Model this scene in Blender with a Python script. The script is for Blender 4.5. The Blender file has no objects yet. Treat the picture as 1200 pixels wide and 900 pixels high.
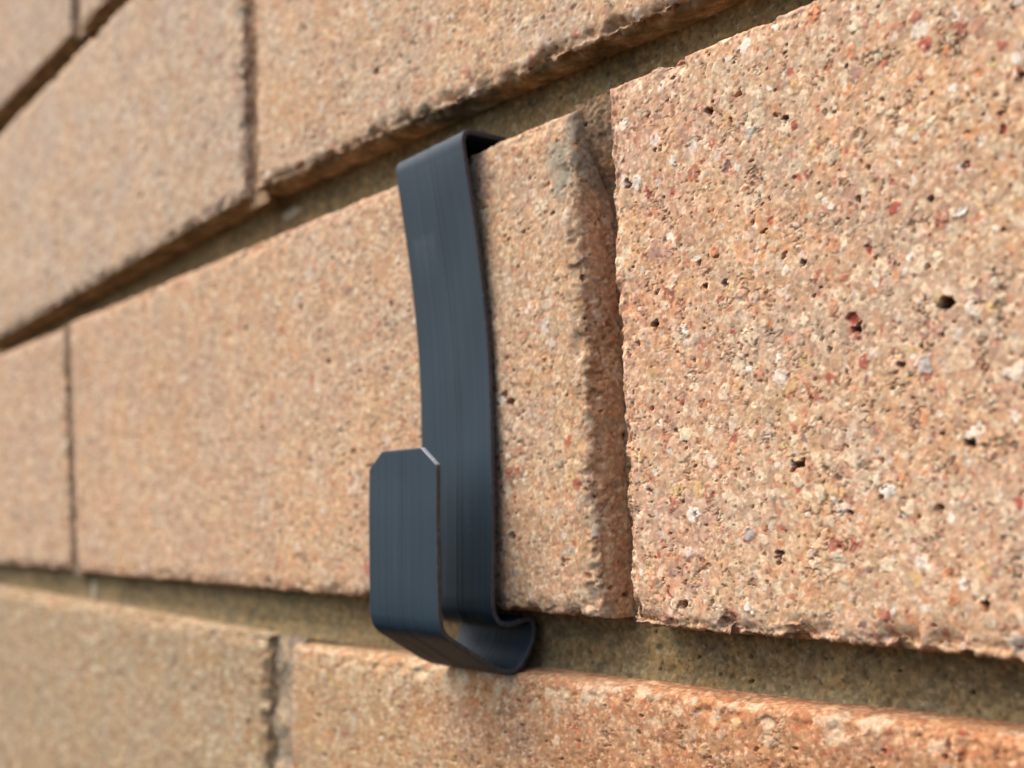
import bpy, math
import numpy as np
from mathutils import Matrix, Vector

MM = 0.001
sc = bpy.context.scene
COL = sc.collection

# ------------------------------------------------------------------ camera
F_PX, YAW, PITCH, ROLL = 1423.94, 0.9170, 0.0840, 0.0460      # focal length in 1200 px units
CAM = np.array([130.16, -118.47, 19.98])                       # mm
fw = np.array([-math.sin(YAW) * math.cos(PITCH), math.cos(YAW) * math.cos(PITCH), math.sin(PITCH)])
r0 = np.cross(fw, [0, 0, 1.0]); r0 /= np.linalg.norm(r0)
d0 = np.cross(fw, r0)
rgt = math.cos(ROLL) * r0 + math.sin(ROLL) * d0
dwn = -math.sin(ROLL) * r0 + math.cos(ROLL) * d0
cd = bpy.data.cameras.new('camera')
cam = bpy.data.objects.new('camera', cd); COL.objects.link(cam)
m = Matrix.Identity(4)
for i in range(3):
    m[i][0], m[i][1], m[i][2], m[i][3] = rgt[i], -dwn[i], -fw[i], CAM[i] * MM
cam.matrix_world = m
cd.sensor_width = 36.0
cd.lens = 36.0 * F_PX / 1200.0
cd.clip_start = 0.005; cd.clip_end = 50.0
cd.dof.use_dof = True
cd.dof.focus_distance = 0.163
cd.dof.aperture_fstop = 19.0
cd.dof.aperture_blades = 7
sc.camera = cam

# ------------------------------------------------------------------ daylight
SUN_EL, SUN_AZ = math.radians(57), math.radians(221)   # azimuth clockwise from +Y; the wall faces -Y
w = bpy.data.worlds.new('World'); sc.world = w
w.use_nodes = True
nt = w.node_tree
sky = nt.nodes.new('ShaderNodeTexSky')
sky.sky_type = 'NISHITA'; sky.sun_disc = False
sky.sun_elevation = SUN_EL; sky.sun_rotation = SUN_AZ
sky.air_density = 1.0; sky.dust_density = 4.0; sky.ozone_density = 1.0
bg = nt.nodes['Background']
bg.inputs['Strength'].default_value = 0.13
nt.links.new(sky.outputs[0], bg.inputs[0])
sd = bpy.data.lights.new('sun', 'SUN')
sd.energy = 1.4; sd.angle = math.radians(70); sd.color = (1.0, 0.96, 0.89)
sun = bpy.data.objects.new('sun', sd); COL.objects.link(sun)
sv = Vector((math.sin(SUN_AZ) * math.cos(SUN_EL), math.cos(SUN_AZ) * math.cos(SUN_EL), math.sin(SUN_EL)))
sun.rotation_euler = (-sv).to_track_quat('-Z', 'Y').to_euler()
sun.location = sv * 2
sc.cycles.use_denoising = True
sc.view_settings.view_transform = 'Standard'
sc.view_settings.look = 'None'
sc.view_settings.gamma = 1.0
sc.view_settings.use_curve_mapping = False
sc.view_settings.exposure = 1.05


def proj(P):
    q = np.atleast_2d(P) - CAM
    z = q @ fw
    return np.c_[600 + F_PX * (q @ rgt) / z, 450 + F_PX * (q @ dwn) / z]


# ------------------------------------------------------------------ noise in numpy
def hsh(x, y, z, s):
    with np.errstate(over='ignore'):
        h = (x.astype(np.uint32) * np.uint32(374761393) + y.astype(np.uint32) * np.uint32(668265263)
             + z.astype(np.uint32) * np.uint32(2147483647) + np.uint32(s & 0xffffffff) * np.uint32(1274126177))
        h ^= h >> np.uint32(13); h *= np.uint32(1274126177)
        h ^= h >> np.uint32(16); h *= np.uint32(2246822519)
        h ^= h >> np.uint32(13)
    return h


def rnd(h, k):
    with np.errstate(over='ignore'):
        g = (h + np.uint32(k * 2654435 + 17)) * np.uint32(2654435761)
        g ^= g >> np.uint32(15); g *= np.uint32(2246822519); g ^= g >> np.uint32(13)
    return (g & np.uint32(0xffffff)).astype(np.float32) / np.float32(0xffffff)


def vnoise(P, s):
    c = np.floor(P).astype(np.int32); f = (P - c).astype(np.float32)
    f = f * f * (3 - 2 * f)
    out = np.zeros(len(P), np.float32)
    for i in (0, 1):
        wx = f[:, 0] if i else 1 - f[:, 0]
        for j in (0, 1):
            wy = f[:, 1] if j else 1 - f[:, 1]
            for k in (0, 1):
                wz = f[:, 2] if k else 1 - f[:, 2]
                out += wx * wy * wz * rnd(hsh(c[:, 0] + i, c[:, 1] + j, c[:, 2] + k, s), 0)
    return out * 2 - 1


def fbm(P, s, o=3, g=0.5):
    a, t, out = 1.0, 0.0, 0
    for i in range(o):
        out = out + a * vnoise(P * (2.03 ** i) + 7.7 * i, s + i); t += a; a *= g
    return out / t


def worley(P, s):
    c = np.floor(P).astype(np.int32)
    f1 = np.full(len(P), 9, np.float32); f2 = f1.copy(); hid = np.zeros(len(P), np.uint32)
    for i in (-1, 0, 1):
        for j in (-1, 0, 1):
            for k in (-1, 0, 1):
                x, y, z = c[:, 0] + i, c[:, 1] + j, c[:, 2] + k
                h = hsh(x, y, z, s)
                d = ((x + rnd(h, 1) - P[:, 0]) ** 2 + (y + rnd(h, 2) - P[:, 1]) ** 2 + (z + rnd(h, 3) - P[:, 2]) ** 2).astype(np.float32)
                n = d < f1
                f2 = np.where(n, f1, np.minimum(f2, d)); hid = np.where(n, h, hid); f1 = np.where(n, d, f1)
    return np.sqrt(f1), np.sqrt(f2), hid


def pits(P, s, prob, rlo, rhi, Y0=None):
    """distance in radii to the closest sparse spot and that spot's hash"""
    c = np.floor(P).astype(np.int32)
    best = np.full(len(P), 9, np.float32); rad = np.zeros(len(P), np.float32); hid = np.zeros(len(P), np.uint32)
    for i in (-1, 0, 1):
        for j in (-1, 0, 1):
            for k in (-1, 0, 1):
                x, y, z = c[:, 0] + i, c[:, 1] + j, c[:, 2] + k
                h = hsh(x, y, z, s)
                r = rlo + (rhi - rlo) * rnd(h, 4) ** 2.2
                a = rnd(h, 5) * 6.283
                dx, dy, dz = x + rnd(h, 1) - P[:, 0], y + rnd(h, 2) - P[:, 1], z + rnd(h, 3) - P[:, 2]
                e = 0.55 + 0.45 * rnd(h, 7)
                u, v = dx * np.cos(a) + dz * np.sin(a), (dz * np.cos(a) - dx * np.sin(a)) / e
                d = np.sqrt(u * u + v * v + dy * dy) / r
                d = np.where(rnd(h, 6) < prob, d, 9).astype(np.float32)
                n = d < best
                best = np.where(n, d, best); rad = np.where(n, r, rad); hid = np.where(n, h, hid)
    return best, rad, hid


def sstep(a, b, x):
    t = np.clip((x - a) / (b - a), 0, 1)
    return t * t * (3 - 2 * t)


# ------------------------------------------------------------------ materials
def new_mat(name):
    mt = bpy.data.materials.new(name); mt.use_nodes = True
    n = mt.node_tree.nodes; l = mt.node_tree.links
    return mt, n, l, n['Principled BSDF']


def node(n, t, **kw):
    o = n.new(t)
    for k, v in kw.items(): setattr(o, k, v)
    return o


def mixc(n, l, fac, a, b, mode='MIX'):
    o = n.new('ShaderNodeMix'); o.data_type = 'RGBA'; o.blend_type = mode
    for sck, v in ((o.inputs[0], fac), (o.inputs[6], a), (o.inputs[7], b)):
        if hasattr(v, 'default_value') or hasattr(v, 'links'): l.new(v, sck)
        else: sck.default_value = v if not isinstance(v, tuple) else (*v, 1)
    return o.outputs[2]


def noise_tex(n, l, scale, detail=4, rough=.55, dist=0.0, vec=None):
    t = n.new('ShaderNodeTexNoise'); t.inputs['Scale'].default_value = scale
    t.inputs['Detail'].default_value = detail; t.inputs['Roughness'].default_value = rough
    t.inputs['Distortion'].default_value = dist
    if vec is not None: l.new(vec, t.inputs['Vector'])
    return t.outputs['Fac']


def ramp(n, l, fac, stops):
    r = n.new('ShaderNodeValToRGB')
    e = r.color_ramp.elements
    while len(e) < len(stops): e.new(0.5)
    for el, (p, c) in zip(e, stops):
        el.position = p; el.color = (*c, 1) if isinstance(c, tuple) else (c, c, c, 1)
    l.new(fac, r.inputs[0])
    return r.outputs[0]


def gritty(name, fine, bump, rough):
    """pigment of the single grains comes with the mesh; fine sand, dust and relief are nodes"""
    mt, n, l, b = new_mat(name)
    at = node(n, 'ShaderNodeAttribute', attribute_name='pigment')
    tc = n.new('ShaderNodeTexCoord').outputs['Object']
    v = n.new('ShaderNodeTexVoronoi'); v.inputs['Scale'].default_value = 1700; l.new(tc, v.inputs['Vector'])
    sep = n.new('ShaderNodeSeparateColor'); l.new(v.outputs['Color'], sep.inputs[0])
    sand = ramp(n, l, sep.outputs[0], [(0, 1 - fine), (.5, 1.0), (1, 1 + fine)])
    c = mixc(n, l, 1.0, at.outputs['Color'], sand, 'MULTIPLY')
    dust = ramp(n, l, noise_tex(n, l, 900, 5, .6, .5, tc), [(.3, 1 - fine * .6), (.7, 1 + fine * .5)])
    c = mixc(n, l, 1.0, c, dust, 'MULTIPLY')
    hue = noise_tex(n, l, 420, 3, .6, 0, tc)
    c2 = mixc(n, l, 1.0, c, (1.10, .93, .84), 'MULTIPLY')
    c = mixc(n, l, ramp(n, l, hue, [(.45, 0.0), (.7, .8)]), c, c2)
    l.new(c, b.inputs['Base Color'])
    b.inputs['Roughness'].default_value = rough
    b.inputs['Specular IOR Level'].default_value = .25
    bp = n.new('ShaderNodeBump'); bp.inputs['Strength'].default_value = bump
    bp.inputs['Distance'].default_value = .00012
    l.new(noise_tex(n, l, 2300, 4, .65, .3, tc), bp.inputs['Height'])
    l.new(bp.outputs[0], b.inputs['Normal'])
    return mt


M_BRICK = gritty('fired_clay_brick', .20, .5, .9)
M_MORTAR = gritty('sand_cement_mortar', .22, .9, .95)

# blue-grey coated strap: extrusion streaks run along the strip (UV: x = across in mm, y = along in mm)
mt, n, l, b = new_mat('blue_grey_strap'); M_STRAP = mt
uv = node(n, 'ShaderNodeUVMap', uv_map='strip').outputs[0]
mp = n.new('ShaderNodeMapping'); l.new(uv, mp.inputs[0]); mp.inputs['Scale'].default_value = (1.3, .012, 1)
mp2 = n.new('ShaderNodeMapping'); l.new(uv, mp2.inputs[0]); mp2.inputs['Scale'].default_value = (6, .05, 1)
st1 = noise_tex(n, l, 1, 4, .6, 0, mp.outputs[0]); st2 = noise_tex(n, l, 1, 3, .6, 0, mp2.outputs[0])
base = ramp(n, l, st1, [(.25, (.0085, .0225, .0335)), (.5, (.0105, .0265, .0390)), (.75, (.0130, .0310, .0450))])
base = mixc(n, l, 1.0, base, ramp(n, l, st2, [(.3, .92), (.7, 1.08)]), 'MULTIPLY')
dust = noise_tex(n, l, 2.2, 6, .75, .6, uv)
base = mixc(n, l, ramp(n, l, dust, [(.58, 0.0), (.82, .22)]), base, (.20, .19, .17))
sp = n.new('ShaderNodeSeparateXYZ'); l.new(uv, sp.inputs[0])


def math_(op, a, b_=None):
    o = n.new('ShaderNodeMath'); o.operation = op
    for i, v in enumerate((a, b_)):
        if v is None: continue
        if isinstance(v, (int, float)): o.inputs[i].default_value = v
        else: l.new(v, o.inputs[i])
    return o.outputs[0]


def box_mask(u0, u1, v0, v1, e):
    wob = math_('MULTIPLY', math_('SUBTRACT', noise_tex(n, l, 1.5, 4, .7, 0, uv), .5), 2.0 * e)
    a = math_('SMOOTH_MIN', math_('SUBTRACT', sp.outputs[0], u0), math_('SUBTRACT', u1, sp.outputs[0]))
    c = math_('SMOOTH_MIN', math_('SUBTRACT', sp.outputs[1], v0), math_('SUBTRACT', v1, sp.outputs[1]))
    d = math_('ADD', math_('MINIMUM', a, c), wob)
    return math_('MINIMUM', math_('MAXIMUM', math_('DIVIDE', d, e), 0.0), 1.0)


STRAP = dict(mixc=mixc)
patchy = ramp(n, l, noise_tex(n, l, 2.6, 5, .75, 1.0, uv), [(.38, .15), (.62, 1.0)])
fade = math_('MAXIMUM', math_('SUBTRACT', 1.0, math_('DIVIDE', math_('ABSOLUTE', math_('SUBTRACT', sp.outputs[1], 25.0)), 9.0)), 0.0)
scuff = math_('MULTIPLY', math_('MULTIPLY', math_('MULTIPLY', box_mask(-8.6, -.8, 24.6, 34.0, 1.1), patchy), fade), .11)
base = mixc(n, l, scuff, base, (.30, .33, .36))
for (u0, u1, v0, v1, e, amt) in ((1.5, 6.0, 69, 82, 3.0, .30), (-2.0, 5.5, 40, 52, 3.0, .16), (4.0, 9.6, 84, 94, 2.0, .20), (-9, 4, 128, 150, 4.0, .10)):
    k = math_('MULTIPLY', math_('MULTIPLY', box_mask(u0, u1, v0, v1, e), ramp(n, l, noise_tex(n, l, 3.2, 5, .8, 1.5, uv), [(.54, 0.0), (.66, 1.0)])), amt)
    base = mixc(n, l, k, base, (.30, .32, .34))
mpr = n.new('ShaderNodeMapping'); l.new(uv, mpr.inputs[0]); mpr.inputs['Scale'].default_value = (.55, .006, 1)
deep = ramp(n, l, noise_tex(n, l, 1.0, 6, .8, 0, mpr.outputs[0]), [(.34, .62), (.42, .86), (.47, 1.0), (.58, 1.0), (.68, 1.3)])
base = mixc(n, l, 1.0, base, deep, 'MULTIPLY')
l.new(base, b.inputs['Base Color'])
rr = ramp(n, l, dust, [(.3, .52), (.8, .66)]); l.new(rr, b.inputs['Roughness'])
b.inputs['Specular IOR Level'].default_value = .34
bp = n.new('ShaderNodeBump'); bp.inputs['Strength'].default_value = .30; bp.inputs['Distance'].default_value = .00012
hh = mixc(n, l, .35, st1, st2); l.new(hh, bp.inputs['Height'])
bp2 = n.new('ShaderNodeBump'); bp2.inputs['Strength'].default_value = .25; bp2.inputs['Distance'].default_value = .00005
l.new(noise_tex(n, l, 5, 4, .7, 0, uv), bp2.inputs['Height']); l.new(bp.outputs[0], bp2.inputs['Normal'])
l.new(bp2.outputs[0], b.inputs['Normal'])

mt, n, l, b = new_mat('sheared_strap_edge'); M_EDGE = mt
tc = n.new('ShaderNodeTexCoord').outputs['Object']
c = ramp(n, l, noise_tex(n, l, 1500, 4, .7, 0, tc), [(.35, (.030, .034, .042)), (.6, (.075, .066, .064)), (.75, (.16, .13, .12))])
l.new(c, b.inputs['Base Color']); b.inputs['Roughness'].default_value = .6
bp = n.new('ShaderNodeBump'); bp.inputs['Strength'].default_value = .5; bp.inputs['Distance'].default_value = .0001
l.new(noise_tex(n, l, 1800, 3, .6, 0, tc), bp.inputs['Height']); l.new(bp.outputs[0], b.inputs['Normal'])

mt, n, l, b = new_mat('pale_cut_burr'); M_BURR = mt
tc = n.new('ShaderNodeTexCoord').outputs['Object']
c = ramp(n, l, noise_tex(n, l, 1400, 4, .7, 0, tc), [(.35, (.12, .14, .17)), (.62, (.42, .44, .46))])
l.new(c, b.inputs['Base Color']); b.inputs['Roughness'].default_value = .5


# ------------------------------------------------------------------ mesh helpers
def link(name, me, mat, parent=None, smooth=True):
    o = bpy.data.objects.new(name, me); COL.objects.link(o)
    if mat is not None: me.materials.append(mat)
    o.parent = parent
    if smooth:
        me.polygons.foreach_set('use_smooth', np.ones(len(me.polygons), bool))
    return o


def grid_mesh(name, P, nu, nv, col=None, flip=False):
    """P: (nv*nu, 3) in metres, row-major in v"""
    me = bpy.data.meshes.new(name)
    i = (np.arange(nv - 1)[:, None] * nu + np.arange(nu - 1)[None, :]).ravel()
    q = np.c_[i, i + 1, i + 1 + nu, i + nu]
    if flip: q = q[:, ::-1]
    me.vertices.add(len(P)); me.vertices.foreach_set('co', P.astype(np.float32).ravel())
    me.loops.add(q.size); me.loops.foreach_set('vertex_index', q.astype(np.int32).ravel())
    me.polygons.add(len(q)); me.polygons.foreach_set('loop_start', (np.arange(len(q)) * 4).astype(np.int32))
    if col is not None:
        a = me.attributes.new('pigment', 'FLOAT_COLOR', 'POINT')
        a.data.foreach_set('color', np.c_[col, np.ones(len(col))].astype(np.float32).ravel())
    me.update(); me.validate()
    return me


def march(x0, x1, step):
    out = [x0]
    while out[-1] < x1: out.append(out[-1] + step(out[-1]))
    out = np.array(out); out = x0 + (out - x0) * (x1 - x0) / (out[-1] - x0)
    return out


def pxmm(X, Z=38.0):
    a = proj([[X, 0, Z], [X + .5, 0, Z], [X, 0, Z + .5]])
    return np.hypot(*(a[1] - a[0])) * 2 * .853, np.hypot(*(a[2] - a[0])) * 2 * .853


TGT = 1.12                                           # mesh step in picture pixels


def xstep(X, tgt=TGT):
    if X > 68: return 5.0
    if X < -345: return 8.0
    return tgt / pxmm(X)[0]


def profile(lo, hi, W, r, face, ret0, ret1):
    """runs along one side of the brick, round its arrises and back into the wall.
    returns position across the face, depth, normal part across, normal part out, distance to the arris"""
    arc = np.linspace(0, math.pi / 2, max(5, int(r / .14)))
    def side(ret, rr):
        rr_d = np.array(ret)
        return rr_d
    p, d, nn, no = [], [], [], []
    for q in ret0[::-1]: p.append(0); d.append(r[0] + q if np.ndim(r) else r + q); nn.append(-1); no.append(0)
    for t in arc[::-1]: p.append(r - r * math.sin(t)); d.append(r * (1 - math.cos(t))); nn.append(-math.sin(t)); no.append(math.cos(t))
    for x in face[1:-1]: p.append(x); d.append(0); nn.append(0); no.append(1)
    for t in arc: p.append(W - r + r * math.sin(t)); d.append(r * (1 - math.cos(t))); nn.append(math.sin(t)); no.append(math.cos(t))
    for q in ret1: p.append(W); d.append(r + q); nn.append(1); no.append(0)
    return (np.array(k, np.float64) for k in (p, d, nn, no))


# pigments of the clay body and of the crushed grog in it (linear albedo)
BASE = np.array([.50, .335, .205])
CREAM = np.array([.72, .59, .40]); WHITE = np.array([.76, .71, .60]); OCHRE = np.array([.60, .42, .18])
ORANGE = np.array([.56, .23, .10]); RED = np.array([.38, .085, .06]); PLUM = np.array([.25, .14, .13]); GREY = np.array([.44, .40, .36])
PINK = np.array([.58, .37, .25]); BROWN = np.array([.20, .105, .055])
PAL = np.array([PINK, CREAM, CREAM * .92, WHITE, PINK * .9, OCHRE, CREAM * 1.05, ORANGE, RED, PLUM, GREY, PINK * .75])
CUM = np.cumsum([.14, .22, .15, .10, .11, .045, .11, .05, .065, .02, .012, .03]); CUM = CUM / CUM[-1]


def clay(Q, edge, seed, base, rag, ragp, big, spots=(), busy=1.0):
    """displacement (mm, outward) and pigment of brick clay at the points Q (mm); Q[:, 3:] = place on the wall"""
    wall, Q = Q[:, 3:], Q[:, :3]
    warp = np.c_[vnoise(Q / .8, seed + 1), vnoise(Q / .8, seed + 2), vnoise(Q / .8, seed + 3)]
    wf = np.c_[vnoise(Q / .34, seed + 4), vnoise(Q / .34, seed + 5), vnoise(Q / .34, seed + 6)]
    W1 = Q + warp * .42 + wf * .16
    a1, a2, ha = worley(W1 / 2.1, seed + 11)
    b1, b2, hb = worley((Q + warp * .26 + wf * .15) / .92, seed + 12)
    low = fbm(Q / 30, seed + 20, 3); mid = fbm(Q / 5.0, seed + 21, 3); fine = fbm(Q / .6, seed + 22, 3)
    d = .22 * low + .13 * mid + .035 * fine
    # crushed grog: angular bits standing a little proud or torn a little low
    ga = rnd(ha, 20) < .42
    ra = .26 + .40 * rnd(ha, 21)
    fa = a2 - a1 + .10 * fine
    ma = ga * sstep(.05, .16, fa) * sstep(ra + .10, ra - .02, a1)
    loose = sstep(-.25, .5, fbm(Q / 9.0, seed + 23, 2))
    d += ma * (.13 * rnd(ha, 22) - .03)
    rim = sstep(.16, .02, fa) * ga * sstep(-.1, .35, fbm(Q / 1.3, seed + 26, 2)) * loose
    gb = rnd(hb, 20) < .75
    fb = b2 - b1 + .10 * fine
    mb = gb * sstep(.02, .14, fb) * (1 - ma)
    d += mb * .07 * (rnd(hb, 22) - .45)
    crack = sstep(.13, .0, fb) * sstep(.22, .62, fbm(Q / 2.2, seed + 24, 2)) + rim
    crack = np.clip(crack, 0, 1)
    d -= .22 * crack
    # torn pits
    Qp = Q + warp * .34 + wf * .2
    p1, r1, h1 = pits(Qp / 6.0, seed + 31, .30 * big, .045 * (1.6 if big > 1 else 1), .16)
    p2, r2, h2 = pits(Qp / 1.7, seed + 32, .62, .07, .27)
    pit1 = sstep(1.0, .55, p1); pit2 = sstep(1.0, .5, p2)
    d -= pit1 * np.minimum(r1 * 6.0 * 2.4, 1.7) + pit2 * np.minimum(r2 * 1.7 * 2.6, .95)
    # pigment
    col = base[None, :] * (1 + .10 * low + .10 * mid + .20 * busy * fine)[:, None]
    col = col * (1 + np.c_[.07 * vnoise(Q / 7, seed + 50), .02 * vnoise(Q / 7, seed + 51), -.12 * vnoise(Q / 7, seed + 50)])
    ka = np.searchsorted(CUM, rnd(ha, 24)).clip(0, len(PAL) - 1); kb = np.searchsorted(CUM, rnd(hb, 24)).clip(0, len(PAL) - 1)
    tint = (base / BASE)[None, :] ** .6
    ca = PAL[ka] * (.85 + .3 * rnd(ha, 25) + .2 * fine)[:, None] * tint; cb = PAL[kb] * (.82 + .35 * rnd(hb, 25))[:, None] * tint
    col = col + (cb - col) * (mb * busy * (.12 + .78 * rnd(hb, 26) ** 2))[:, None]
    col = col + (ca - col) * (ma * busy * (.30 + .6 * rnd(ha, 26)))[:, None]
    # sand: single grains, a few of them dark or glassy
    s1, s2, hs = worley((Q + wf * .12) / .46, seed + 13)
    rs = rnd(hs, 20); ms = sstep(.0, .14, s2 - s1)
    col = col * (1 + (.30 * (rnd(hs, 21) - .5) * ms)[:, None])
    col = col + (CREAM * 1.05 - col) * (.6 * ms * (rs < .12))[:, None] + (BROWN - col) * (.75 * ms * (rs > .96))[:, None] + (RED * 1.1 - col) * (.65 * ms * ((rs > .935) & (rs < .953)))[:, None]
    d += .02 * (rnd(hs, 22) - .5) * ms - .09 * (rs > .955) * ms
    # darker red and brown inside the pits and seams
    pit_tone = np.where(rnd(h1, 9) < .5, 1.0, .7) * sstep(.95, .6, p1); pit_tone2 = (.55 + .42 * rnd(h2, 9)) * sstep(.95, .5, p2)
    k = np.maximum(np.maximum(pit_tone * .85, pit_tone2), .7 * crack)
    dark = np.where((rnd(h1, 10) < .35)[:, None] & (p1 < 1)[:, None], RED * .6, np.where((rnd(h2, 10) < .30)[:, None] & (p2 < 1)[:, None], RED * .8, BROWN * .7))
    col = col + (dark - col) * k[:, None]
    # the largest holes and coloured bits, each where it sits on the wall
    for (X, Z, w_, h_, ang, kind, dep) in spots:
        i = np.where((np.abs(wall[:, 0] - X) < 5) & (np.abs(wall[:, 2] - Z) < 5) & (wall[:, 1] < 3))[0]
        if not len(i): continue
        x = wall[i, 0] - X + .55 * warp[i, 0] + .34 * wf[i, 0]; z = wall[i, 2] - Z + .55 * warp[i, 2] + .34 * wf[i, 2]
        u, v = x * math.cos(ang) + z * math.sin(ang), z * math.cos(ang) - x * math.sin(ang)
        q = (np.abs(2 * u / w_) ** 1.3 + np.abs(2 * v / h_) ** 1.3) ** (1 / 1.3)
        if dep > 0: d[i] -= sstep(1.05, .6, q) * dep
        else: d[i] -= sstep(1.1, .9, q) * dep
        c = {'hole': BROWN * .45, 'red': RED, 'white': WHITE, 'orange': ORANGE, 'grey': GREY, 'cream': CREAM, 'plum': PLUM}[kind]
        k = sstep(1.05, .75, q) * (.95 if dep > 0 else .85)
        col[i] += (c * (1 + .25 * fine[i, None]) - col[i]) * k[:, None]
    # chipped and crumbled arrises
    c1, c2, hc = worley((Q + warp * .5 + wf * .2) / 3.4, seed + 41)
    near = np.exp(-(edge / 1.5) ** 2); near2 = np.exp(-(edge / .8) ** 2)
    chip = (rnd(hc, 30) < ragp) * (.3 + .7 * rnd(hc, 31)) * sstep(.75, .35, c1)
    d -= rag * (near * chip * 1.3 + near2 * (.35 + .55 * fbm(Q / 2.2, seed + 42, 3) + .3 * fine))
    ec = near2 * (.16 + .2 * mid)
    col = col * (1 - ec[:, None] * np.array([.15, .3, .4]))
    return d.astype(np.float64), np.clip(col, .01, .9)


WALL = bpy.data.objects.new('brick_wall', None); COL.objects.link(WALL)
WALL['label'] = 'pinkish tan wire-cut brick wall in stretcher bond with deep raked mortar joints'
WALL['category'] = 'wall'
WALL['kind'] = 'thing'


def brick(seed, tl, tr, bl, br, zvis=None, r=.8, rag=(1, 1), ragp=.5, base=BASE, y=(0, 0, 0, 0), big=1.0, smear=None, spots=(), busy=1.0, tgt=2.0, name='brick'):
    """corners of the face in wall mm (X, Z); zvis = range of face height (0..76 from the bottom) meshed finely;
    y = setting out of the four corners (tl, tr, bl, br), + is back into the wall"""
    Wn, Hn = 230.0, 76.0
    tl, tr, bl, br = (np.array(k, float) for k in (tl, tr, bl, br))
    x0, x1 = bl[0], br[0]; sx = (x1 - x0) / Wn
    xs = march(x0, x1, lambda x: xstep(x, tgt)); fu = (xs - x0) / (x1 - x0) * Wn
    fu = fu[(fu > r) & (fu < Wn - r)]; fu = np.r_[r, fu, Wn - r]
    near = min(max(x0, -340), 66); far = min(max(x1, -340), 66)
    zs = tgt / max(pxmm(near)[1], pxmm(far)[1])
    z0, z1 = zvis if zvis else (0, Hn)
    fv = march(r, Hn - r, lambda z: zs if z0 - 1 <= z <= z1 + 1 else 4.0)
    dst = max(.16, tgt / (6.0 * .853) * (1 if x1 > -30 else 1.15))
    deep = np.r_[np.arange(dst, 10.5, dst), 16, 40, 100]
    shallow = np.r_[np.arange(.5, 4, .5), 10, 40, 100]
    right_seen = x1 < 62
    pu, du, nu_, no_u = profile(0, 0, Wn, r, fu, shallow, deep if right_seen else shallow)
    pv, dv, nv_, no_v = profile(0, 0, Hn, r, fv, deep, np.r_[np.arange(dst, 10.5, dst), 16, 40, 100])
    U, V = np.meshgrid(pu, pv); DU, DV = np.meshgrid(du, dv)
    NU, NV = np.meshgrid(nu_, nv_); OU, OV = np.meshgrid(no_u, no_v)
    U, V, DU, DV, NU, NV, OU, OV = (k.ravel() for k in (U, V, DU, DV, NU, NV, OU, OV))
    D = np.sqrt(DU ** 2 + DV ** 2)
    N = np.c_[NU, -OU * OV, NV]; N /= np.maximum(np.linalg.norm(N, axis=1, keepdims=True), 1e-6)
    e = np.minimum(np.minimum(U, Wn - U), np.minimum(V, Hn - V))
    edge = np.where(D > r, D - r, np.maximum(e - r, 0))
    Q = np.c_[U * sx, D, V] + np.array([seed * 37.3, 13.1, seed * 19.7])
    # ragged more on the lower arris than on the upper one
    rg = rag[0] + (rag[1] - rag[0]) * (V / Hn)
    U2, V2, D2 = U / Wn, V / Hn, D
    bi = lambda a, b_, c, d: (a * (1 - U2) + b_ * U2) * V2 + (c * (1 - U2) + d * U2) * (1 - V2)
    X = bi(tl[0], tr[0], bl[0], br[0]); Z = bi(tl[1], tr[1], bl[1], br[1])
    Y = bi(*y) + D2
    disp, col = clay(np.c_[Q, X, D2, Z].astype(np.float32), edge.astype(np.float32), seed * 101, base, rg.astype(np.float32), ragp, big, spots, busy)
    disp = disp * np.where(D > 12, 0, 1)
    # lower bed face: underside shade put into the pigment, in patchy mortar brown
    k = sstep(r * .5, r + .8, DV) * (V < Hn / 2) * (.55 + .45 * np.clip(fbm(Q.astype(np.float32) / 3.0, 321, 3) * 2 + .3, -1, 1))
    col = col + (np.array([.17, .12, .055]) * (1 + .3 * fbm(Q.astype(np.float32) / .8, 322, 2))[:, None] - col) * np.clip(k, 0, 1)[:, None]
    if smear is not None:
        col = smear(U, V, D, Q, col, X)
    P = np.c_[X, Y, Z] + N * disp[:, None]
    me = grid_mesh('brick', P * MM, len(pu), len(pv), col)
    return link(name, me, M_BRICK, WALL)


MORT = np.array([.205, .152, .074])
CEMENT = np.array([.33, .29, .21])


def smear_m1(U, V, D, Q, col, X):
    k = sstep(.0, .3, fbm(Q / 2.5, 777, 3) + .9 * sstep(9, 0, np.hypot((U - 229) / 1.0, (V - 70) / 1.4)) - .35 + .35 * sstep(4, 0, 230 - U) * 0)
    k = k * sstep(11, 3, np.hypot(U - 230, (V - 68) * .7)) * .8
    Qf = Q.astype(np.float32)
    k2 = sstep(.15, .45, fbm(Qf / 1.9, 779, 3)) * sstep(9, 2, np.abs(U - 227)) * sstep(45, 20, V) * .55
    k = np.maximum(k, k2)
    return col + (CEMENT - col) * k[:, None]


def smear_m0(U, V, D, Q, col, X):
    Qf = Q.astype(np.float32)
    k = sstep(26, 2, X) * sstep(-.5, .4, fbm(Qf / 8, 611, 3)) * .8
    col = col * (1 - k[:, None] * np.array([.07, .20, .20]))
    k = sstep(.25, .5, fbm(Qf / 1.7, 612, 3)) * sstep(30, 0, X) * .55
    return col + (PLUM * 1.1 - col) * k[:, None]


def smear_b0(U, V, D, Q, col, X):
    Qf = Q.astype(np.float32)
    k = sstep(-85, 25, X + 26 * fbm(Qf / 9, 621, 3))
    col = col * (1 + k[:, None] * np.array([.10, -.13, -.21]))
    k = sstep(.05, .4, fbm(Qf / 2.2, 622, 3)) * sstep(66, 74.5, V) * .55 * (D < 2.5)
    return col + (CREAM * .95 - col) * k[:, None]


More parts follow.
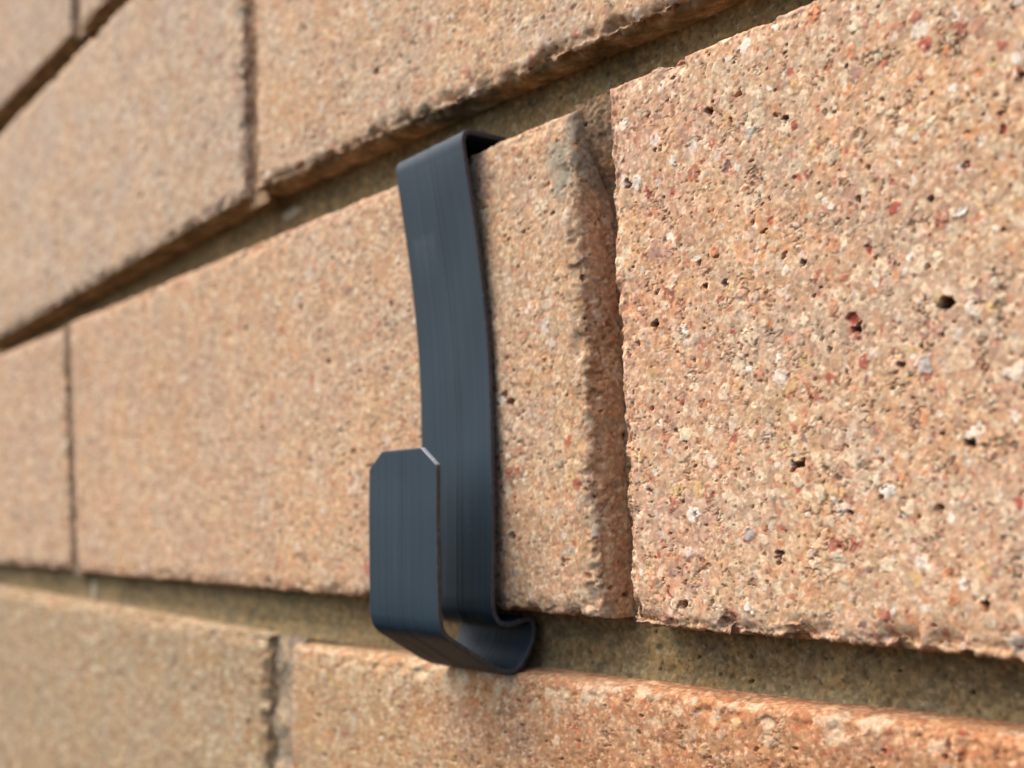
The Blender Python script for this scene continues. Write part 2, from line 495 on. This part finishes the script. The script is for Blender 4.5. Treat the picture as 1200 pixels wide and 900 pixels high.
# holes and coloured bits that can be picked out on the near brick: X, Z, width, height, turn, kind, depth (mm)
SPOTS1 = ((54.8, 37.7, 3.2, 1.5, 0, 'hole', 2.2), (42.8, 36.7, 1.5, 1.9, -0.5, 'hole', 1.6), (42.1, 37.8, 1.8, 1.2, 0.2, 'red', 0.5), (21.8, 68.3, 1.8, 1.3, 0.4, 'hole', 1.3),
          (34.2, 64.2, 1.5, 0.9, 0.8, 'hole', 1), (9.5, 41.1, 1, 2, -0.3, 'hole', 1.4), (19.3, 45.2, 0.9, 1.4, -0.2, 'hole', 1), (32.6, 21.1, 2.8, 1.2, 0.35, 'hole', 1.2),
          (56.2, 22.3, 1.1, 1.7, 0.4, 'hole', 1.4), (40.2, 15.1, 0.7, 1.4, -0.2, 'plum', 0.7), (28.9, 9.8, 1.7, 1.6, 0.2, 'plum', 1), (56.7, 5.3, 0.8, 1.8, 0, 'hole', 1.3),
          (5.5, 62.3, 1.6, 1.2, 0.5, 'hole', 1.2), (22.8, 45.0, 0.6, 1.4, 0.1, 'plum', 0.6), (9.5, 60.1, 0.9, 2.9, 0.1, 'red', -0.1), (35.7, 62.6, 0.8, 1.8, -0.5, 'red', -0.1),
          (9.3, 4.7, 1, 2.1, 0.2, 'red', 0.3), (52.7, 5.5, 1.4, 1.5, 0, 'orange', -0.1), (31.5, 47.9, 0.9, 0.8, 0, 'orange', -0.1), (45.2, 45.5, 0.8, 1.3, 0.5, 'red', 0.3),
          (14.5, 63.3, 1.6, 1.7, 0.4, 'white', -0.15), (51.4, 31.2, 2.6, 2.2, 1, 'grey', -0.12), (23.5, 3.4, 1.3, 2.3, 0, 'white', -0.15), (24.2, 12.7, 1.8, 1.8, 0, 'grey', -0.15),
          (56.9, 47.3, 2.2, 1.4, 0.2, 'white', -0.15), (14.9, 39.8, 1.8, 1.2, -0.7, 'white', -0.15), (40.6, 51.5, 1.3, 1.2, 0, 'white', -0.12), (54.3, 57.9, 0.6, 3, -0.9, 'cream', -0.15),
          (13.2, 46.9, 2.4, 2, 0.4, 'cream', -0.1), (28.4, 63.8, 2.2, 1.6, 0.4, 'grey', -0.12), (24.4, 60.3, 2, 1.6, 0.6, 'plum', 0.15), (58.3, 52.1, 0.8, 1.6, -0.2, 'red', 0.3),
          (62.9, 55.0, 0.7, 1, 0, 'red', 0.4), (53.7, 49.7, 1, 0.7, 0, 'hole', 0.8), (30.2, 50.6, 0.8, 0.8, 0, 'hole', 0.8), (36.0, 45.5, 1.2, 0.8, 0.2, 'hole', 0.8),
          (61.7, 44.4, 0.9, 1.1, 0, 'plum', 0.6), (38.0, 10.1, 2.8, 1.6, 0.2, 'cream', -0.1), (44.1, 19.0, 1.8, 2, 0.3, 'cream', -0.1))
# second course from the bottom: the big near brick, the one that carries the hook, and the next one
brick(1, (1.9, 77.5), (236, 77.7), (.9, -.6), (236, -.4), r=.9, rag=(1.2, .6), ragp=.5, y=(-.5, 0, -.4, 0), base=BASE * np.array([1.08, 1.0, .97]), spots=SPOTS1, smear=smear_m0, tgt=1.05)
brick(2, (-248, 77.0), (-6.6, 76.8), (-244.5, -.2), (-5.8, -.2), r=1.4, rag=(.7, .6), ragp=.3, smear=smear_m1, base=BASE * np.array([.98, .925, .885]), busy=.75, tgt=1.35, big=2.0)
brick(3, (-490, 76.6), (-254.5, 76.3), (-484, .2), (-249.6, .4), rag=(1.1, .9), ragp=.7, base=BASE * np.array([.92, .90, .89]), busy=.7)
# course above
brick(4, (-113, 163), (115, 160), (-115.6, 88.2), (115, 81.6), zvis=(0, 66), r=1.1, rag=(1.6, .8), ragp=.65, base=BASE * np.array([.98, .95, .93]), busy=.7, big=2.0)
brick(5, (-353, 156.4), (-118.5, 162), (-353, 80.8), (-121.3, 87.9), rag=(1.4, .8), ragp=.5, base=BASE * np.array([.89, .93, .99]), busy=.6, big=2.0)  # haze and grazing skylight put into the base colour
# top course
brick(6, (-232, 241), (-3, 248), (-233.6, 165.0), (-3, 172.5), zvis=(0, 12), rag=(.8, .5), base=BASE * np.array([.86, .92, 1.0]), busy=.6)
brick(7, (-472, 241), (-241, 242), (-472, 165.2), (-242.4, 166.2), zvis=(0, 50), rag=(.6, .5), base=BASE * np.array([.82, .86, .92]), busy=.6)
# bottom course
brick(8, (-105.6, -10.9), (125, -7.2), (-112, -87), (120, -84), zvis=(24, 76), r=1.7, rag=(.5, .5), ragp=.4, base=BASE * np.array([.80, .74, .62]), y=(0, 1, 0, 1), busy=.65, tgt=1.5, smear=smear_b0)
brick(9, (-345, -7.6), (-115.8, -9.7), (-352, -84), (-121.5, -86), zvis=(24, 76), r=1.1, rag=(1.0, 1.0), ragp=.7, base=BASE * np.array([.68, .71, .64]), busy=.6)


# ------------------------------------------------------------------ mortar
def mortar_fn(Q, seed, base):
    warp = np.c_[vnoise(Q / .8, seed + 1), vnoise(Q / .8, seed + 2), vnoise(Q / .8, seed + 3)]
    a1, a2, ha = worley((Q + warp * .2) / .75, seed + 4)
    low = fbm(Q / 14, seed + 5, 3); mid = fbm(Q / 2.6, seed + 6, 3); fine = fbm(Q / .85, seed + 7, 4, .65)
    lay = fbm(Q * np.array([.12, 1, .7], np.float32), seed + 9, 3)
    d = .45 * low + .30 * mid + .22 * fine + .12 * lay + .22 * (rnd(ha, 3) - .5) * sstep(.6, .35, a1)
    p, r_, h = pits((Q + warp * .3) / 2.2, seed + 8, .5, .08, .24)
    pt = sstep(1, .5, p)
    d -= pt * np.minimum(r_ * 4, .8)
    col = base[None, :] * (1 + .20 * low + .22 * mid + .55 * fine + .20 * lay)[:, None]
    col = col * (1 + np.c_[.10 * mid, 0 * mid, -.20 * mid])
    g = (rnd(ha, 4) < .34) * sstep(.55, .35, a1)
    gc = np.where((rnd(ha, 5) < .5)[:, None], np.array([.32, .26, .16]), np.array([.075, .052, .026]))
    col = col + (gc - col) * (g * .6)[:, None]
    col = col * (1 - .55 * pt)[:, None]
    return d, np.clip(col, .01, .9)


def bed(seed, x0, x1, zlo, zhi, depth, name='bed_joint', base=MORT, fillet=1.0, dabs=()):
    """mortar of one bed joint: zlo / zhi = functions of X; the joint is raked back by depth(X)"""
    xs = march(x0, x1, lambda x: xstep(x) * 1.1)
    t = march(0, 1, lambda q: .014 if x1 > -100 else .03)
    X, T = np.meshgrid(xs, t); X = X.ravel(); T = T.ravel()
    lo, hi = zlo(X) - 2.0, zhi(X) + 2.0
    Z = lo + (hi - lo) * T
    Q = np.c_[X, np.zeros(len(X)), Z].astype(np.float32) + np.array([0, seed * 11.1, seed * 3.7], np.float32)
    d, col = mortar_fn(Q, seed * 71 + 9000, base)
    c = np.abs(T - .5) * 2
    for (dx, dz, rx, rz, hgt) in dabs:
        q = np.hypot((X - dx) / rx, (Z - dz) / rz) + .35 * fbm(Q / 1.2, 55, 3)
        k = sstep(1.0, .5, q); d = d + k * hgt
        col = col + (np.array([.46, .42, .31]) - col) * (.8 * k)[:, None]
    Y = depth(X) - d - fillet * sstep(.45, 1, c)
    me = grid_mesh(name, np.c_[X, Y, Z] * MM, len(xs), len(t), col)
    return link(name, me, M_MORTAR, WALL)


li = lambda a, b_: (lambda X: a[1] + (b_[1] - a[1]) * (X - a[0]) / (b_[0] - a[0]))
bed(1, -480, 110, li((-345, -8), (110, -8.6)), lambda X: 0 * X - .3, lambda X: 6.3 + 1.6 * np.exp(-((X + 30) / 40) ** 2) + 1.2 * sstep(0, 60, X) - 1.5 * sstep(-60, -130, X), dabs=((-242.3, -5.2, 2.5, 4.0, .8),))
bed(2, -480, 115, lambda X: 0 * X + 77, lambda X: np.where(X > -118, 88.2 - (X + 115) * .0285, 88 + (X + 120) * .03), lambda X: 6.4 + 1.6 * sstep(-30, -90, X), base=MORT * np.array([.84, .80, .74]), dabs=((-114.1, 83.9, 6.0, 1.6, .15),))  # base darkened: the shadow in this joint is put into the mortar colour
bed(3, -480, -120, lambda X: 162 + (X + 120) * .024, lambda X: 166.5 + 0 * X, lambda X: 7.0 + 0 * X)


def perpend(seed, xlo, xhi, z0, z1, depth, base, name='perpend_joint'):
    t = march(0, 1, lambda q: .02)
    zs = march(z0, z1, lambda z: TGT / pxmm(min(max(xlo((z0 + z1) / 2), -340), 40))[1])
    T, Z = np.meshgrid(t, zs); T = T.ravel(); Z = Z.ravel()
    lo, hi = xlo(Z) - 2.2, xhi(Z) + 2.2
    X = lo + (hi - lo) * T
    Q = np.c_[X, np.zeros(len(X)), Z].astype(np.float32) + np.array([0, seed * 11.1, seed * 3.7], np.float32)
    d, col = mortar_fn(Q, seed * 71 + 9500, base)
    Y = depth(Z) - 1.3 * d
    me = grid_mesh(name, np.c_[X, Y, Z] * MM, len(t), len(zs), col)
    return link(name, me, M_MORTAR, WALL)


cst = lambda v: (lambda Z: 0 * Z + v)
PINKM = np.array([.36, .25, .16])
perpend(1, cst(-6.2), cst(1.5), -1, 78, lambda Z: 7.0 - 4.6 * sstep(60, 75, Z), PINKM * np.array([.62, .56, .5]))  # groove shading deepened by a darker mortar colour
perpend(2, li((0, -250), (76, -254.5)), li((0, -244.5), (76, -248)), -1, 77, cst(1.6), PINKM * .9)
perpend(3, li((88, -121), (162, -118.6)), li((88, -115.5), (162, -113)), 86, 162, cst(2.4), PINKM * np.array([.95, .85, .75]))
perpend(4, li((-87, -121.4), (-10, -115.8)), li((-87, -112), (-10, -105.6)), -86, -9.6, lambda Z: 2.3 + .5 * np.sin(Z * .5), np.array([.34, .26, .17]))
perpend(5, cst(-242.3), cst(-233.4), 165, 241, cst(2.6), PINKM * .7)


# ------------------------------------------------------------------ the strap hook
HOOK = bpy.data.objects.new('brick_hook', None); COL.objects.link(HOOK)
HOOK['label'] = 'blue grey strap hook clipped over one brick, with an upturned end at the bottom'
HOOK['category'] = 'hook'

CTRL = np.array([(7.6, 78.2), (5.5, 78.6), (3, 78.8), (.5, 78.95), (-1.6, 78.95), (-2.75, 78.55), (-3.2, 77.5), (-3.2, 75.6), (-2.95, 72), (-2.3, 65), (-1.6, 56),
                 (-1.25, 47), (-1.2, 40), (-1.4, 30), (-1.9, 18), (-2.35, 9), (-2.65, 4), (-2.75, 1.4), (-2.5, -.3), (-1.6, -1.6), (-.3, -2.15), (1.2, -2.1), (2.8, -1.75),
                 (4.2, -1.65), (5.1, -2.3), (5.3, -3.6), (4.9, -5.2), (3.8, -7.0), (2.5, -8.6), (1.1, -9.5), (-.5, -9.65), (-2.6, -8.85), (-5, -7.4),
                 (-7.6, -5.65), (-10.0, -4.1), (-11.6, -3.0), (-12.55, -2.0), (-12.95, -.7), (-13.05, .8), (-13.05, 3), (-12.9, 8), (-12.6, 16), (-12.3, 22), (-12.15, 26.8)])


def catmull(C, n=14):
    P = np.vstack([2 * C[0] - C[1], C, 2 * C[-1] - C[-2]])
    out = []
    for i in range(1, len(P) - 2):
        p0, p1, p2, p3 = P[i - 1:i + 3]
        t0, t1, t2, t3 = np.cumsum([0] + [np.linalg.norm(b_ - a) ** .5 for a, b_ in ((p0, p1), (p1, p2), (p2, p3))])
        for t in np.linspace(t1, t2, n, endpoint=False):
            A1 = (t1 - t) / (t1 - t0) * p0 + (t - t0) / (t1 - t0) * p1
            A2 = (t2 - t) / (t2 - t1) * p1 + (t - t1) / (t2 - t1) * p2
            A3 = (t3 - t) / (t3 - t2) * p2 + (t - t2) / (t3 - t2) * p3
            B1 = (t2 - t) / (t2 - t0) * A1 + (t - t0) / (t2 - t0) * A2
            B2 = (t3 - t) / (t3 - t1) * A2 + (t - t1) / (t3 - t1) * A3
            out.append((t2 - t) / (t2 - t1) * B1 + (t - t1) / (t2 - t1) * B2)
    out.append(C[-1])
    return np.array(out)


C = catmull(CTRL)
S = np.r_[0, np.cumsum(np.linalg.norm(np.diff(C, axis=0), axis=1))]
s = np.arange(0, S[-1], .28); s = np.r_[s, S[-1]]
CH = 2.9                                                  # length of the clipped corners
s = np.unique(np.r_[s[s < S[-1] - CH - .1], np.linspace(S[-1] - CH, S[-1], 10)])
cy, cz = np.interp(s, S, C[:, 0]), np.interp(s, S, C[:, 1])
ty, tz = np.gradient(cy, s), np.gradient(cz, s)
ln = np.hypot(ty, tz); ty /= ln; tz /= ln
ny, nz = -tz, ty                                            # side of the strip: see below
HW, TH, RB = 10.3, .42, .14                                 # half width, half thickness, edge rounding
hw = np.where(s > S[-1] - CH, HW - (s - (S[-1] - CH)) / CH * 4.3, HW)
xc = np.where(s < 60, -39.0, -38.4)
# the top of the strip leans a little to the left and sits a little higher on that side
lean = np.where(s < 95, 1.0, 0.0) * np.clip((cz - 28) / 50, 0, 1.1) ** 1.6
# cross-section ring: (across, through, zone) zone 0 = faces, 1 = sheared edges
ring = []
xs_ = np.linspace(-1, 1, 71)
RIDGE = {round(float(k), 4): float(.010 * math.sin(k * 23 + 1) * math.sin(k * 7.3) - .11 * math.exp(-((k - .05) / .035) ** 2) - .08 * math.exp(-((k - .17) / .03) ** 2)
         - .07 * math.exp(-((k + .42) / .03) ** 2) + .04 * math.exp(-((k - .55) / .06) ** 2)) for k in xs_}
for k in xs_: ring.append((k, 1))
for k in xs_[::-1]: ring.append((k, -1))

RK = sorted(RIDGE); RV = [RIDGE[k] for k in RK]


def rid(a):
    return float(np.interp(a / (HW - RB), RK, RV))


def strip(name, i0, i1, cap0=False, cap1=False):
    idx = np.arange(i0, i1 + 1)
    V, UV, Fc, Mt = [], [], [], []
    secs = []
    for i in idx:
        h = hw[i]
        prof = [(-h + RB, TH)] + [(k * (h - RB), TH + rid(k * (h - RB))) for k in xs_[1:-1]] + [(h - RB, TH), (h - RB * .3, TH - RB * .3), (h, TH - RB), (h, 0), (h, -TH + RB), (h - RB * .3, -TH + RB * .3), (h - RB, -TH)] \
            + [(k * (h - RB), -TH + rid(k * (h - RB))) for k in xs_[::-1][1:-1]] + [(-h + RB, -TH), (-h + RB * .3, -TH + RB * .3), (-h, -TH + RB), (-h, 0), (-h, TH - RB), (-h + RB * .3, TH - RB * .3)]
        secs.append(prof)
    npf = len(secs[0])
    for i, prof in zip(idx, secs):
        for a, t in prof:
            x = -38.6 + a - 2.1 * lean[i]
            z = cz[i] + nz[i] * t + .25 * lean[i] * (a / HW)
            y_ = cy[i] + ny[i] * t
            wob = .10 * math.sin(s[i] * .23 + a * .3) * (1 if a > 0 else .6)
            V.append((x * MM, (y_ + wob * .5) * MM, z * MM)); UV.append((a, s[i]))
    side = set(range(len(xs_) + 0, len(xs_) + 4)) | set(range(npf - 5, npf - 1))
    for r_ in range(len(idx) - 1):
        for k in range(npf):
            k2 = (k + 1) % npf
            Fc.append((r_ * npf + k, r_ * npf + k2, (r_ + 1) * npf + k2, (r_ + 1) * npf + k))
            a0, a1 = secs[r_][k][0], secs[r_][k2][0]
            on_edge = min(abs(a0), abs(a1)) >= hw[idx[r_]] - RB * 1.05
            burr = on_edge and a0 > 0 and s[idx[r_]] > S[-1] - CH - .05
            Mt.append(2 if burr else (1 if on_edge else 0))
    if cap0: Fc.append(tuple(range(npf))[::-1]); Mt.append(1)
    if cap1: Fc.append(tuple(range((len(idx) - 1) * npf, len(idx) * npf))); Mt.append(1)
    me = bpy.data.meshes.new(name)
    me.from_pydata(V, [], Fc)
    me.materials.append(M_STRAP); me.materials.append(M_EDGE); me.materials.append(M_BURR)
    me.polygons.foreach_set('material_index', np.array(Mt, np.int32))
    lay = me.uv_layers.new(name='strip')
    li_ = np.zeros(len(me.loops), np.int32); me.loops.foreach_get('vertex_index', li_)
    lay.data.foreach_set('uv', np.array(UV, np.float32)[li_].ravel())
    sm = np.ones(len(me.polygons), bool)
    if cap0: sm[-1 - (1 if cap1 else 0)] = False
    if cap1: sm[-1] = False
    import bmesh
    bm = bmesh.new(); bm.from_mesh(me); bmesh.ops.recalc_face_normals(bm, faces=bm.faces[:]); bm.to_mesh(me); bm.free()
    o = link(name, me, None, HOOK, False)
    me.polygons.foreach_set('use_smooth', sm)
    return o


def at_z(zv, lo, hi):
    k = np.where((s > lo) & (s < hi))[0]
    return int(k[np.argmin(np.abs(cz[k] - zv))])


i_top = at_z(70, 8, 40); i_bot = at_z(5, 60, 100)
i_arm = int(np.argmin(np.abs(cy - (-5.0)) + 10 * (s < 100) + 10 * (s > 125)))
i_leg = at_z(6, 115, 160)
strip('top_lip', 0, i_top, True, False)
strip('back_strap', i_top, i_bot)
strip('spring_loop', i_bot, i_arm)
strip('hook_arm', i_arm, i_leg)
strip('hook_tip', i_leg, len(s) - 1, False, True)
print('verts', sum(len(o.data.polygons) * 2 for o in COL.objects if o.type == 'MESH'), sum(len(o.data.vertices) for o in COL.objects if o.type == 'MESH'), 'S', S[-1], [float(s[k]) for k in (i_top, i_bot, i_arm, i_leg)])
